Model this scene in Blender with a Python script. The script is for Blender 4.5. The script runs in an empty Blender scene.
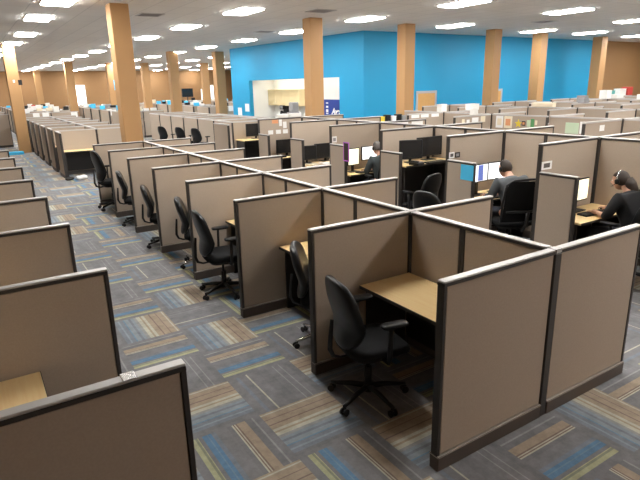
import bpy, bmesh, math, random
from mathutils import Vector, Matrix
random.seed(7)
SC = bpy.context.scene
COL = SC.collection
PI = math.pi
ORD = ['nearest', 'second', 'third', 'fourth', 'fifth', 'sixth', 'seventh', 'eighth', 'ninth', 'tenth', 'eleventh', 'twelfth', 'thirteenth', 'fourteenth', 'fifteenth', 'sixteenth']

# ------------------------------------------------------------------ materials
MATS = {}
def new_mat(name):
    m = bpy.data.materials.new(name); m.use_nodes = True
    nt = m.node_tree; b = nt.nodes['Principled BSDF']
    MATS[name] = m
    return m, nt, b
def plain(name, col, rough=.6, metal=0., spec=None, noise=0., nscale=40., bump=0., bscale=300.):
    m, nt, b = new_mat(name)
    b.inputs['Base Color'].default_value = (*col, 1)
    b.inputs['Roughness'].default_value = rough
    b.inputs['Metallic'].default_value = metal
    if spec is not None: b.inputs['Specular IOR Level'].default_value = spec
    tc = nt.nodes.new('ShaderNodeTexCoord')
    if noise:
        n = nt.nodes.new('ShaderNodeTexNoise'); n.inputs['Scale'].default_value = nscale; n.inputs['Detail'].default_value = 4
        nt.links.new(tc.outputs['Object'], n.inputs['Vector'])
        mx = nt.nodes.new('ShaderNodeMix'); mx.data_type = 'RGBA'
        mx.inputs[6].default_value = (*[c * (1 - noise) for c in col], 1); mx.inputs[7].default_value = (*[min(1, c * (1 + noise)) for c in col], 1)
        nt.links.new(n.outputs['Fac'], mx.inputs[0]); nt.links.new(mx.outputs[2], b.inputs['Base Color'])
    if bump:
        n2 = nt.nodes.new('ShaderNodeTexNoise'); n2.inputs['Scale'].default_value = bscale
        nt.links.new(tc.outputs['Object'], n2.inputs['Vector'])
        bp = nt.nodes.new('ShaderNodeBump'); bp.inputs['Strength'].default_value = bump; bp.inputs['Distance'].default_value = .003
        nt.links.new(n2.outputs['Fac'], bp.inputs['Height']); nt.links.new(bp.outputs['Normal'], b.inputs['Normal'])
    return m
def emit(name, col, s):
    m, nt, b = new_mat(name)
    b.inputs['Base Color'].default_value = (*col, 1)
    b.inputs['Emission Color'].default_value = (*col, 1); b.inputs['Emission Strength'].default_value = s
    return m
plain('fabric', (.43, .360, .293), .95, spec=.1, noise=.10, nscale=90, bump=.25, bscale=450)
plain('cap', (.52, .505, .495), .40, .2)
plain('dark_trim', (.038, .033, .030), .5)
plain('rail', (.085, .068, .057), .5)
plain('rail_lip', (.34, .30, .26), .4)
plain('black_plastic', (.010, .010, .011), .4, spec=.35)
plain('black_fabric', (.009, .0095, .0105), .85, spec=.15, noise=.2, nscale=120, bump=.3)
plain('black_leather', (.007, .008, .0095), .33, spec=.28, bump=.15, bscale=180)
plain('silver', (.62, .62, .63), .25, .9)
plain('column_paint', (.44, .25, .105), .6, noise=.03, nscale=3)
plain('brown_paint', (.30, .165, .068), .7, noise=.05, nscale=2)
plain('blue_paint', (.006, .30, .56), .6, noise=.03, nscale=2)
plain('white_paint', (.80, .80, .77), .6)
plain('ceil_metal', (.5, .5, .5), .4)
plain('door_wood', (.60, .34, .12), .5, noise=.12, nscale=6)
plain('door_frame', (.42, .44, .46), .5)
plain('cabinet_cream', (.80, .64, .36), .5, noise=.03, nscale=5)
plain('paper', (.84, .84, .83), .8)
plain('paper_warm', (.80, .72, .55), .8)
plain('paper_blue', (.07, .56, .92), .7)
plain('paper_green', (.55, .68, .50), .8)
plain('paper_orange', (.72, .33, .16), .8)
plain('yellow', (.80, .62, .05), .7)
plain('green', (.10, .33, .12), .7)
plain('purple', (.50, .12, .62), .5)
plain('pink', (.75, .25, .62), .5)
plain('red', (.55, .05, .04), .6)
plain('teal', (.12, .45, .42), .6)
plain('banner_blue', (.006, .035, .26), .6)
plain('skin', (.62, .36, .26), .5)
plain('hair_brown', (.030, .018, .012), .55, noise=.3, nscale=60)
plain('hair_grey', (.10, .09, .085), .6, noise=.3, nscale=60)
plain('shirt_grey', (.115, .125, .135), .9, noise=.12, nscale=30)
plain('shirt_black', (.016, .017, .02), .9, noise=.1, nscale=30)
plain('shirt_dark', (.06, .075, .08), .9, noise=.1, nscale=30)
plain('trousers', (.03, .033, .045), .9)
plain('shoe', (.015, .015, .015), .5)
plain('grey_box', (.30, .30, .31), .6)
plain('screen_off', (.012, .013, .015), .18)
plain('lip', (.5, .2, .17), .5)
emit('lamp', (1, .975, .94), 52.0)
emit('daylight', (1, .99, .96), 2.2)
emit('alcove_lamp', (1, .96, .86), 8.0)
emit('screen_white', (.95, .97, 1), .95)
emit('screen_cream', (1, .96, .72), .9)
emit('screen_blue', (.10, .15, .45), .8)

def wood_mat():
    m, nt, b = new_mat('desk_wood')
    tc = nt.nodes.new('ShaderNodeTexCoord'); mp = nt.nodes.new('ShaderNodeMapping')
    mp.inputs['Scale'].default_value = (28, 1.6, 28)
    n = nt.nodes.new('ShaderNodeTexNoise'); n.inputs['Scale'].default_value = 2.0; n.inputs['Detail'].default_value = 6
    cr = nt.nodes.new('ShaderNodeValToRGB')
    cr.color_ramp.elements[0].color = (.90, .645, .31, 1); cr.color_ramp.elements[0].position = .3
    cr.color_ramp.elements[1].color = (.95, .735, .40, 1); cr.color_ramp.elements[1].position = .7
    nt.links.new(tc.outputs['Object'], mp.inputs['Vector']); nt.links.new(mp.outputs['Vector'], n.inputs['Vector'])
    nt.links.new(n.outputs['Fac'], cr.inputs['Fac']); nt.links.new(cr.outputs['Color'], b.inputs['Base Color'])
    b.inputs['Roughness'].default_value = .32
wood_mat()

def ceiling_mat():
    m, nt, b = new_mat('ceiling_tiles')
    geo = nt.nodes.new('ShaderNodeNewGeometry')
    br = nt.nodes.new('ShaderNodeTexBrick'); br.offset = 0
    br.inputs['Scale'].default_value = 1; br.inputs['Brick Width'].default_value = .61; br.inputs['Row Height'].default_value = 1.22
    br.inputs['Mortar Size'].default_value = .012
    br.inputs['Color1'].default_value = (.80, .785, .76, 1); br.inputs['Color2'].default_value = (.765, .75, .73, 1); br.inputs['Mortar'].default_value = (.62, .61, .60, 1)
    nt.links.new(geo.outputs['Position'], br.inputs['Vector'])
    nt.links.new(br.outputs['Color'], b.inputs['Base Color']); b.inputs['Roughness'].default_value = .95
    n = nt.nodes.new('ShaderNodeTexNoise'); n.inputs['Scale'].default_value = 160
    nt.links.new(geo.outputs['Position'], n.inputs['Vector'])
    bp = nt.nodes.new('ShaderNodeBump'); bp.inputs['Strength'].default_value = .3; bp.inputs['Distance'].default_value = .004
    nt.links.new(n.outputs['Fac'], bp.inputs['Height']); nt.links.new(bp.outputs['Normal'], b.inputs['Normal'])
ceiling_mat()

def carpet_mat():
    m, nt, b = new_mat('carpet_tiles')
    L = nt.links
    def M(op, a, c=None):
        n = nt.nodes.new('ShaderNodeMath'); n.operation = op
        for k, v in enumerate((a, c)):
            if v is None: continue
            if isinstance(v, (int, float)): n.inputs[k].default_value = v
            else: L.new(v, n.inputs[k])
        return n.outputs[0]
    geo = nt.nodes.new('ShaderNodeNewGeometry'); sp = nt.nodes.new('ShaderNodeSeparateXYZ')
    L.new(geo.outputs['Position'], sp.inputs[0])
    u = M('DIVIDE', M('ADD', sp.outputs['X'], .06), .61); v = M('DIVIDE', M('ADD', sp.outputs['Y'], .03), .61)
    i = M('FLOOR', u); j = M('FLOOR', v); fu = M('FRACT', u); fv = M('FRACT', v)
    par = M('ABSOLUTE', M('FLOORED_MODULO', M('ADD', i, j), 2.0))
    mixn = nt.nodes.new('ShaderNodeMix'); mixn.data_type = 'FLOAT'
    L.new(par, mixn.inputs[0]); L.new(fv, mixn.inputs[2]); L.new(fu, mixn.inputs[3])
    t = mixn.outputs[0]
    along = nt.nodes.new('ShaderNodeMix'); along.data_type = 'FLOAT'
    L.new(par, along.inputs[0]); L.new(fu, along.inputs[2]); L.new(fv, along.inputs[3])
    h = M('FRACT', M('MULTIPLY', M('SINE', M('ADD', M('ADD', M('MULTIPLY', i, 7.57), M('MULTIPLY', j, 3.14)), 3.6)), 47.3))
    # the two tile columns of the main aisle in the order they are laid
    order = 'CBCABCBABAB' + 'BCABCACBABA'
    lay = nt.nodes.new('ShaderNodeValToRGB'); lay.color_ramp.interpolation = 'CONSTANT'
    for k, ch in enumerate(order):
        g = {'C': .1, 'B': .45, 'A': .9}[ch]
        el = lay.color_ramp.elements[0] if k == 0 else lay.color_ramp.elements.new(k / 22)
        el.position = k / 22; el.color = (g, g, g, 1)
    lay.color_ramp.elements.remove(lay.color_ramp.elements[-1]) if len(lay.color_ramp.elements) > 22 else None
    L.new(M('DIVIDE', M('ADD', M('ADD', M('MULTIPLY', M('ADD', i, 2.0), 11.0), j), .5), 22.0), lay.inputs['Fac'])
    ok = M('MULTIPLY', M('MULTIPLY', M('GREATER_THAN', i, -2.5), M('LESS_THAN', i, -.5)), M('MULTIPLY', M('GREATER_THAN', j, -.5), M('LESS_THAN', j, 10.5)))
    hm = nt.nodes.new('ShaderNodeMix'); hm.data_type = 'FLOAT'
    L.new(ok, hm.inputs[0]); L.new(h, hm.inputs[2]); L.new(lay.outputs['Color'], hm.inputs[3]); h = hm.outputs[0]
    def ramp(stops):
        r = nt.nodes.new('ShaderNodeValToRGB'); e = r.color_ramp; e.interpolation = 'CONSTANT'
        e.elements[0].position = stops[0][0]; e.elements[0].color = (*stops[0][1], 1)
        e.elements[1].position = stops[1][0]; e.elements[1].color = (*stops[1][1], 1)
        for p, c in stops[2:]:
            k = e.elements.new(p); k.color = (*c, 1)
        L.new(t, r.inputs['Fac']); return r.outputs['Color']
    G = (.185, .185, .195); G2 = (.168, .168, .178); GB = (.175, .20, .235); CR = (.44, .425, .345); TAN = (.325, .262, .195); TD = (.20, .145, .12)
    BL = (.10, .20, .32); BL2 = (.14, .23, .32); YE = (.38, .38, .235); PB = (.23, .27, .305); LG = (.27, .275, .275); OL = (.225, .24, .17)
    A = ramp([(0, G), (.12, GB), (.17, G), (.275, CR), (.30, G), (.45, G2), (.60, G), (.70, LG), (.715, G), (.80, LG), (.815, G), (.9, G2)])
    B = ramp([(0, G), (.10, YE), (.155, OL), (.18, YE), (.195, G), (.24, BL), (.30, BL2), (.315, BL), (.355, GB), (.41, G), (.56, G2), (.62, CR), (.64, TD), (.655, CR), (.67, TD), (.69, TAN), (.80, G2), (.885, LG), (.91, G)])
    C = ramp([(0, G), (.06, G2), (.12, GB), (.18, PB), (.21, GB), (.27, BL2), (.29, PB), (.36, GB), (.40, PB), (.45, LG), (.50, CR), (.56, TAN), (.59, CR), (.64, TAN), (.72, TD), (.74, TAN), (.84, TD), (.855, TAN), (.95, CR), (.975, TAN)])
    m1 = nt.nodes.new('ShaderNodeMix'); m1.data_type = 'RGBA'; L.new(M('GREATER_THAN', h, .28), m1.inputs[0]); L.new(C, m1.inputs[6]); L.new(B, m1.inputs[7])
    m2 = nt.nodes.new('ShaderNodeMix'); m2.data_type = 'RGBA'; L.new(M('GREATER_THAN', h, .64), m2.inputs[0]); L.new(m1.outputs[2], m2.inputs[6]); L.new(A, m2.inputs[7])
    n = nt.nodes.new('ShaderNodeTexNoise'); n.inputs['Scale'].default_value = 9; n.inputs['Detail'].default_value = 8; n.inputs['Roughness'].default_value = .75
    L.new(geo.outputs['Position'], n.inputs['Vector'])
    m3 = nt.nodes.new('ShaderNodeMix'); m3.data_type = 'RGBA'; m3.blend_type = 'MULTIPLY'; m3.inputs[0].default_value = 1
    cr = nt.nodes.new('ShaderNodeValToRGB'); cr.color_ramp.elements[0].color = (.78, .78, .78, 1); cr.color_ramp.elements[0].position = .35
    cr.color_ramp.elements[1].color = (1.2, 1.2, 1.2, 1); cr.color_ramp.elements[1].position = .68
    L.new(n.outputs['Fac'], cr.inputs['Fac']); L.new(m2.outputs[2], m3.inputs[6]); L.new(cr.outputs['Color'], m3.inputs[7])
    L.new(m3.outputs[2], b.inputs['Base Color'])
    b.inputs['Roughness'].default_value = .85; b.inputs['Specular IOR Level'].default_value = .35
    n2 = nt.nodes.new('ShaderNodeTexNoise'); n2.inputs['Scale'].default_value = 260
    L.new(geo.outputs['Position'], n2.inputs['Vector'])
    bp = nt.nodes.new('ShaderNodeBump'); bp.inputs['Strength'].default_value = .35; bp.inputs['Distance'].default_value = .004
    L.new(n2.outputs['Fac'], bp.inputs['Height']); L.new(bp.outputs['Normal'], b.inputs['Normal'])
carpet_mat()

# ------------------------------------------------------------------ mesh helpers
def bm_new(): return bmesh.new()
def box(bm, x0, y0, z0, x1, y1, z1, bev=0., seg=1, mi=0):
    x0, x1 = min(x0, x1), max(x0, x1); y0, y1 = min(y0, y1), max(y0, y1); z0, z1 = min(z0, z1), max(z0, z1)
    r = bmesh.ops.create_cube(bm, size=1, matrix=Matrix.Translation(((x0 + x1) / 2, (y0 + y1) / 2, (z0 + z1) / 2)) @ Matrix.Diagonal((x1 - x0, y1 - y0, z1 - z0, 1)))
    vs = r['verts']; fs = set(f for v in vs for f in v.link_faces)
    for f in fs: f.material_index = mi
    if bev:
        es = set(e for v in vs for e in v.link_edges)
        bmesh.ops.bevel(bm, geom=list(es), offset=bev, segments=seg, profile=.5, affect='EDGES')
    return bm
def cyl(bm, p, q, r0, r1=None, n=14, mi=0):
    p, q = Vector(p), Vector(q); d = q - p
    rot = d.to_track_quat('Z', 'Y').to_matrix().to_4x4()
    r = bmesh.ops.create_cone(bm, cap_ends=True, segments=n, radius1=r0, radius2=r0 if r1 is None else r1, depth=d.length, matrix=Matrix.Translation((p + q) / 2) @ rot)
    for f in set(f for v in r['verts'] for f in v.link_faces):
        f.material_index = mi; f.smooth = len(f.verts) == 4
    return bm
def tube(bm, pts, r, n=10, flat=1.):
    pts = [Vector(p) for p in pts]; rings = []
    up = None
    for k, p in enumerate(pts):
        d = (pts[min(k + 1, len(pts) - 1)] - pts[max(k - 1, 0)]).normalized()
        if up is None: up = d.orthogonal().normalized()
        up = (up - d * up.dot(d)).normalized(); sd = d.cross(up)
        rr = r[k] if isinstance(r, (list, tuple)) else r
        rings.append([bm.verts.new(p + (up * math.cos(2 * PI * a / n) * flat + sd * math.sin(2 * PI * a / n)) * rr) for a in range(n)])
    for a, b in zip(rings, rings[1:]):
        for k in range(n):
            f = bm.faces.new((a[k], a[(k + 1) % n], b[(k + 1) % n], b[k])); f.smooth = True
    bm.faces.new(rings[0][::-1]); bm.faces.new(rings[-1])
    return bm
def superell(bm, rx, ry, rz, n1=.3, n2=.3, nu=28, nv=14, fn=None, c=(0, 0, 0)):
    sg = lambda w, m: math.copysign(abs(w) ** m, w)
    rows = []
    for a in range(1, nv):
        ph = -PI / 2 + PI * a / nv
        row = []
        for k in range(nu):
            th = 2 * PI * k / nu
            p = Vector((rx * sg(math.cos(ph), n1) * sg(math.cos(th), n2), ry * sg(math.cos(ph), n1) * sg(math.sin(th), n2), rz * sg(math.sin(ph), n1)))
            if fn: p = fn(p)
            row.append(bm.verts.new(p + Vector(c)))
        rows.append(row)
    pole = []
    for z in (-rz, rz):
        p = Vector((0, 0, z)); p = fn(p) if fn else p
        pole.append(bm.verts.new(p + Vector(c)))
    for r0, r1 in zip(rows, rows[1:]):
        for k in range(nu):
            f = bm.faces.new((r0[k], r0[(k + 1) % nu], r1[(k + 1) % nu], r1[k])); f.smooth = True
    for k in range(nu):
        f = bm.faces.new((pole[0], rows[0][(k + 1) % nu], rows[0][k])); f.smooth = True
        f = bm.faces.new((pole[1], rows[-1][k], rows[-1][(k + 1) % nu])); f.smooth = True
    return bm
def mesh_of(bm, name, mats):
    bmesh.ops.recalc_face_normals(bm, faces=bm.faces)
    me = bpy.data.meshes.new(name); bm.to_mesh(me); bm.free()
    for m in (mats if isinstance(mats, (list, tuple)) else [mats]): me.materials.append(MATS[m])
    return me
def obj(name, me, parent=None, loc=(0, 0, 0), rz=0):
    o = bpy.data.objects.new(name, me); COL.objects.link(o)
    o.location = loc; o.rotation_euler = (0, 0, rz)
    if parent: o.parent = parent
    return o
def tag(o, label, cat, group=None, kind=None):
    o['label'] = label; o['category'] = cat
    if group: o['group'] = group
    if kind: o['kind'] = kind
    return o
def thing(name, label, cat, loc=(0, 0, 0), rz=0, group=None):
    o = bpy.data.objects.new(name, None); COL.objects.link(o)
    o.location = loc; o.rotation_euler = (0, 0, rz); o.empty_display_size = .2
    return tag(o, label, cat, group)
def single(name, bm, mats, label, cat, loc=(0, 0, 0), rz=0, group=None):
    return tag(obj(name, mesh_of(bm, name, mats), None, loc, rz), label, cat, group)
def dup(root, loc, rz, label, group=None):
    def cp(o, par):
        c = o.copy(); COL.objects.link(c); c.parent = par
        for ch in o.children: cp(ch, c)
        return c
    r = cp(root, None); r.location = loc; r.rotation_euler = (0, 0, rz); r['label'] = label
    if group: r['group'] = group
    return r
def struct(name, bm, mats, label=None, cat=None):
    o = obj(name, mesh_of(bm, name, mats)); o['kind'] = 'structure'
    if label: o['label'] = label; o['category'] = cat
    return o
CACHE = {}
def cached(key, fn):
    if key not in CACHE: CACHE[key] = fn()
    return CACHE[key]

# ------------------------------------------------------------------ the setting
ZC = 4.25
b = bm_new(); box(b, -7, -6, -.1, 34, 56.2, 0); struct('floor', b, 'carpet_tiles', 'grey carpet tile floor with blue and tan stripes in alternating directions', 'floor')
b = bm_new(); box(b, -7, -6, ZC, 34, 56.2, ZC + .1); struct('ceiling', b, 'ceiling_tiles', 'grey suspended tile ceiling over the whole office', 'ceiling')
def wall_seg(bm, p, q, z0, z1, th):
    p, q = Vector(p), Vector(q); d = (q - p); n = Vector((-d.y, d.x)).normalized() * th
    vs = [bm.verts.new((*w, z)) for z in (z0, z1) for w in (p, q, q + n, p + n)]
    for f in ((0, 1, 2, 3), (4, 5, 6, 7), (0, 1, 5, 4), (1, 2, 6, 5), (2, 3, 7, 6), (3, 0, 4, 7)): bm.faces.new([vs[k] for k in f])
b = bm_new(); box(b, -7, 56, 0, 34, 56.2, ZC); struct('wall_far', b, 'brown_paint', 'tan brown end wall far across the office', 'wall')
b = bm_new(); box(b, -7.2, -6, 0, -7, 56.2, ZC); struct('wall_left', b, 'brown_paint', 'tan brown side wall', 'wall')
b = bm_new(); box(b, -7, -6.2, 0, 34, -6, ZC); struct('wall_near', b, 'brown_paint', 'tan brown wall behind the camera', 'wall')
b = bm_new(); box(b, 34, -6, 0, 34.2, 56.2, ZC); struct('wall_right', b, 'brown_paint', 'tan brown wall', 'wall')
BA, BB = Vector((10.2, 14.15)), Vector((9.45, 24.2))
def bw(y): t = (y - BA.y) / (BB.y - BA.y); return BA + (BB - BA) * t
b = bm_new()
wall_seg(b, bw(15.55), BA, 0, ZC, .2); wall_seg(b, BB, bw(22.45), 0, ZC, .2); wall_seg(b, bw(22.45), bw(15.55), 2.70, ZC, .2)
struct('wall_blue_left', b, 'blue_paint', 'bright blue wall with a wide kitchenette opening', 'wall')
b = bm_new(); wall_seg(b, (10.2, 14.15), (24.75, 14.42), 0, ZC, .2); struct('wall_blue_right', b, 'blue_paint', 'long bright blue wall behind the right columns', 'wall')
b = bm_new(); wall_seg(b, (24.75, 14.42), (34, 14.6), 0, ZC, .2); struct('wall_brown_right', b, 'brown_paint', 'brown wall at the far right past the blue wall', 'wall')
b = bm_new(); wall_seg(b, (34, 24.4), (9.5, 24.2), 0, ZC, .2); struct('wall_blue_back', b, 'blue_paint', 'blue wall closing the back of the kitchenette block', 'wall')
b = bm_new(); box(b, 9.79, 22.5, 0, 10.95, 22.65, 2.95); box(b, 10.95, 14.5, 0, 11.1, 22.65, 2.95); box(b, 10.4, 14.5, 0, 10.95, 14.65, 2.95)
for z in (2.85,):
    qs = [(10.38, 14.65), (10.95, 14.65), (10.95, 22.5), (9.79, 22.5)]
    v0 = [b.verts.new((*q, z)) for q in qs]; v1 = [b.verts.new((*q, z + .1)) for q in qs]
    b.faces.new(v0); b.faces.new(v1[::-1])
    for k in range(4): b.faces.new((v0[k], v0[(k + 1) % 4], v1[(k + 1) % 4], v1[k]))
struct('wall_alcove', b, 'white_paint', 'white inner walls of the kitchenette alcove', 'wall')
def door(n, x0, x1, y, zt, label):
    r = thing('door_%d' % n, label, 'door', ((x0 + x1) / 2, y, 0)); r['kind'] = 'structure'; w = (x1 - x0) / 2
    b = bm_new(); box(b, -w, -.03, 0, -w + .09, .0, zt); box(b, w - .09, -.03, 0, w, 0, zt); box(b, -w + .09, -.03, zt - .09, w - .09, 0, zt); obj('door_frame', mesh_of(b, 'door_frame', 'door_frame'), r)
    b = bm_new(); box(b, -w + .095, -.02, .01, w - .095, -.002, zt - .095); obj('door_leaf', mesh_of(b, 'door_leaf', 'door_wood'), r)
    b = bm_new(); cyl(b, (w - .17, -.021, 1.02), (w - .17, -.07, 1.02), .012); cyl(b, (w - .17, -.07, 1.02), (w - .28, -.07, 1.02), .010); obj('door_handle', mesh_of(b, 'door_handle', 'silver'), r)
door(1, 12.80, 13.90, 14.19, 2.11, 'wooden door in a grey frame on the blue wall')
door(2, 16.95, 17.95, 14.255, 2.09, 'wooden door partly hidden behind a tan column on blue wall')
def far_opening(n, x0, x1, z0, z1, y, label):
    r = thing('window_%d' % n, label, 'window', ((x0 + x1) / 2, y, z0)); r['kind'] = 'structure'; w = (x1 - x0) / 2; h = z1 - z0
    b = bm_new(); box(b, -w, -.05, 0, -w + .06, 0, h); box(b, w - .06, -.05, 0, w, 0, h); box(b, -w + .06, -.05, h - .06, w - .06, 0, h); obj('window_frame', mesh_of(b, 'window_frame', 'white_paint'), r)
    b = bm_new(); box(b, -w + .06, -.03, 0, w - .06, -.01, h - .06); obj('window_pane', mesh_of(b, 'window_pane', 'daylight'), r)
far_opening(1, 6.55, 8.05, 0, 2.95, 56, 'bright daylit doorway glowing in the far tan wall')
far_opening(2, 20.9, 21.3, .4, 2.7, 56, 'narrow bright window in far wall beside the blue wall')
far_opening(3, 19.8, 20.1, .4, 2.3, 56, 'thin bright slit window further left in far wall')

# columns
COLS = [(-.33, 23.6, .44, 'tall tan column standing by the left aisle with small sign'), (1.05, 11.15, .41, 'big tan column behind the nearest cubicle row, largest in view'),
        (4.05, 38.2, .5, 'far tan column just right of the left aisle column'), (6.95, 39.5, .5, 'far tan column peeking out right behind the biggest column'),
        (9.4, 39.5, .5, 'far tan column, first to the right of the biggest column'), (7.28, 26.6, .46, 'tan column in middle distance left of the dark tan column'),
        (9.68, 26.3, .50, 'tan column touching the left edge of blue wall'), (14.0, 39.5, .5, 'far thin tan column between two nearer columns left of blue wall'),
        (6.57, 11.78, .42, 'tan column in front of the kitchenette opening'), (10.3, 12.0, .42, 'tan column just right of the blue wall corner'),
        (14.82, 12.25, .42, 'tan column hiding part of the second wooden door'), (18.25, 12.75, .44, 'tan column lit brightly at its top by a ceiling light'),
        (22.92, 12.95, .46, 'tan column at right end of the blue wall'), (3.85, 54.6, .5, 'farthest tan column near the end wall on left')]
for x, y, w, lab in COLS:
    b = bm_new(); box(b, -w / 2, -w / 2, 0, w / 2, w / 2, ZC - .001, .012)
    o = obj('column', mesh_of(b, 'column', 'column_paint'), None, (x, y, 0)); o['kind'] = 'structure'; o['label'] = lab; o['category'] = 'column'

# ceiling lights
def lt_frame():
    b = bm_new(); w, l = .32, .625
    box(b, -w, -l, -.018, -w + .03, l, 0); box(b, w - .03, -l, -.018, w, l, 0); box(b, -w + .03, -l, -.018, w - .03, -l + .03, 0); box(b, -w + .03, l - .03, -.018, w - .03, l, 0)
    return mesh_of(b, 'frame', 'ceil_metal')
def lt_diff():
    b = bm_new(); box(b, -.285, -.59, -.045, .285, .59, -.004, .012); return mesh_of(b, 'diffuser', 'lamp')
MEAS = {(0, 1): (-.14, 11.0), (0, 2): (-.2, 14.1), (1, 1): (4.05, 11.0), (2, 0): (8.3, 7.7), (3, 0): (12.3, 7.6), (4, 1): (16.9, 11.9), (4, 0): (16.9, 8.2), (3, 1): (12.1, 11.6), (2, 1): (8.0, 11.2)}
light0 = None; nl = 0
for i in range(0, 8):
    for j in range(-3, 13):
        x = .2065 + 3.964 * i - .099 * j; y = 6.995 + 3.92 * j + .147 * i
        x, y = MEAS.get((i, j), (x, y))
        if i >= 3 and 2 <= j <= 4: continue
        if i >= 6 and j >= 2: continue
        if i == 0 and j < -1: continue
        if y > 55: continue
        row = ORD[i].replace('nearest', 'first')
        jj = j - (1 if i < 2 else 0)
        if jj >= 0: lab = 'ceiling light panel, %s along the %s row of lights counted from the left' % (ORD[jj], row)
        else: lab = 'ceiling light panel %s steps nearer than the %s row begins in view' % (['one', 'two', 'three', 'four'][-jj - 1], row)
        if light0 is None:
            light0 = thing('ceiling_light', lab, 'ceiling light', (x, y, ZC), 0, 'recessed ceiling lights')
            obj('frame', lt_frame(), light0); obj('diffuser', lt_diff(), light0)
        else: dup(light0, (x, y, ZC), 0, lab)
b = bm_new(); box(b, -.12, -2.9, -.04, .12, 2.9, 0); r = single('alcove_light', b, 'alcove_lamp', 'bright light strip under the kitchenette alcove ceiling', 'ceiling light', (10.45, 19.3, 2.849))
vent0 = None
for (x, y, lab) in [(2.2, 12.6, 'grey square air vent in ceiling beside the biggest column'), (5.9, 10.3, 'grey ceiling air vent near the kitchenette column'), (14.2, 9.7, 'grey ceiling air vent near the right columns'), (-1.2, 9.0, 'dark ceiling air vent at top left corner'), (7.0, 15.6, 'grey ceiling air vent in front of the kitchenette opening')]:
    if vent0 is None:
        vent0 = thing('ceiling_vent', lab, 'air vent', (x, y, ZC), 0, 'ceiling air vents')
        b = bm_new(); box(b, -.3, -.3, -.015, -.26, .3, 0); box(b, .26, -.3, -.015, .3, .3, 0); box(b, -.26, -.3, -.015, .26, -.26, 0); box(b, -.26, .26, -.015, .26, .3, 0); obj('frame', mesh_of(b, 'frame', 'ceil_metal'), vent0)
        b = bm_new()
        for k in range(7): box(b, -.255, -.24 + k * .07, -.012, .255, -.21 + k * .07, -.002)
        obj('slats', mesh_of(b, 'slats', 'grey_box'), vent0)
    else: dup(vent0, (x, y, ZC), 0, lab)

# ------------------------------------------------------------------ cubicle panels
TH = .05
def pn_fabric(L, H, z0=.115):
    def f():
        b = bm_new(); box(b, .028, -TH / 2, z0, L - .006, TH / 2, H - .0345, .006); return mesh_of(b, 'fabric', 'fabric')
    return cached(('fab', round(L, 3), H), f)
def pn_cap(L, H):
    def f():
        b = bm_new(); box(b, 0, -.029, H - .014, L, .029, H, .004); return mesh_of(b, 'top_cap', 'cap')
    return cached(('cap', round(L, 3), H), f)
def pn_edge(L, H):
    def f():
        b = bm_new(); box(b, .001, -.030, H - .034, L - .001, .030, H - .0145); return mesh_of(b, 'cap_channel', 'dark_trim')
    return cached(('edge', round(L, 3), H), f)
def pn_rail(L, H):
    def f():
        b = bm_new(); box(b, .001, -.040, .0, L, .040, .108, .006); box(b, .0005, -.042, .101, L, .042, .112, .003, mi=1); return mesh_of(b, 'base_rail', ['rail', 'rail_lip'])
    return cached(('rail', round(L, 3)), f)
def pn_post(H, x, w, nm):
    def f():
        b = bm_new(); box(b, x, -.029, .113, x + w, .029, H - .035, .003); return mesh_of(b, nm, 'dark_trim')
    return cached(('post', H, x, w), f)
def panel(name, p, q, H, label, group, posts='a', cat='cubicle panel', cw=.068):
    """a partition from p to q (xy); posts a = end post at p, b = connector post past q"""
    p, q = Vector(p), Vector(q); d = q - p; L = d.length
    r = thing(name, label, cat, (p.x, p.y, 0), math.atan2(d.y, d.x), group)
    obj('fabric', pn_fabric(L, H), r); obj('top_cap', pn_cap(L, H), r); obj('cap_channel', pn_edge(L, H), r); obj('base_rail', pn_rail(L, H), r)
    obj('end_post', pn_post(H, 0, .026, 'end_post'), r)
    if 'b' in posts:
        def f():
            b = bm_new(); box(b, L + .0015, -cw / 2, 0, L + .0015 + cw, cw / 2, H - .031, .004); box(b, L + .0015, -cw / 2, H - .030, L + .0015 + cw, cw / 2, H, .004, mi=1); return mesh_of(b, 'connector_post', ['dark_trim', 'cap'])
        obj('connector_post', cached(('conn', round(L, 3), H, cw), f), r)
    return r
def far_mesh(L, H, post=False):
    def f():
        b = bm_new()
        if post: box(b, L + .001, -.045, 0, L + .089, .045, H + .002, mi=2)
        box(b, .02, -.025, .1, L - .002, .025, H - .03); box(b, 0, -.03, H - .03, L, .03, H, mi=1); box(b, 0, -.03, 0, .0195, .03, H - .031, mi=2); box(b, .02, -.032, 0, L, .032, .099, mi=2)
        return mesh_of(b, 'far_panel', ['fabric', 'cap', 'dark_trim'])
    return cached(('far', round(L, 3), H, post), f)
def far_panel(name, p, q, H, label, group, cat='cubicle panel', post=False):
    p, q = Vector(p), Vector(q); d = q - p
    return tag(obj(name, far_mesh(d.length, H, post), None, (p.x, p.y, 0), math.atan2(d.y, d.x)), label, cat, group)

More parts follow.
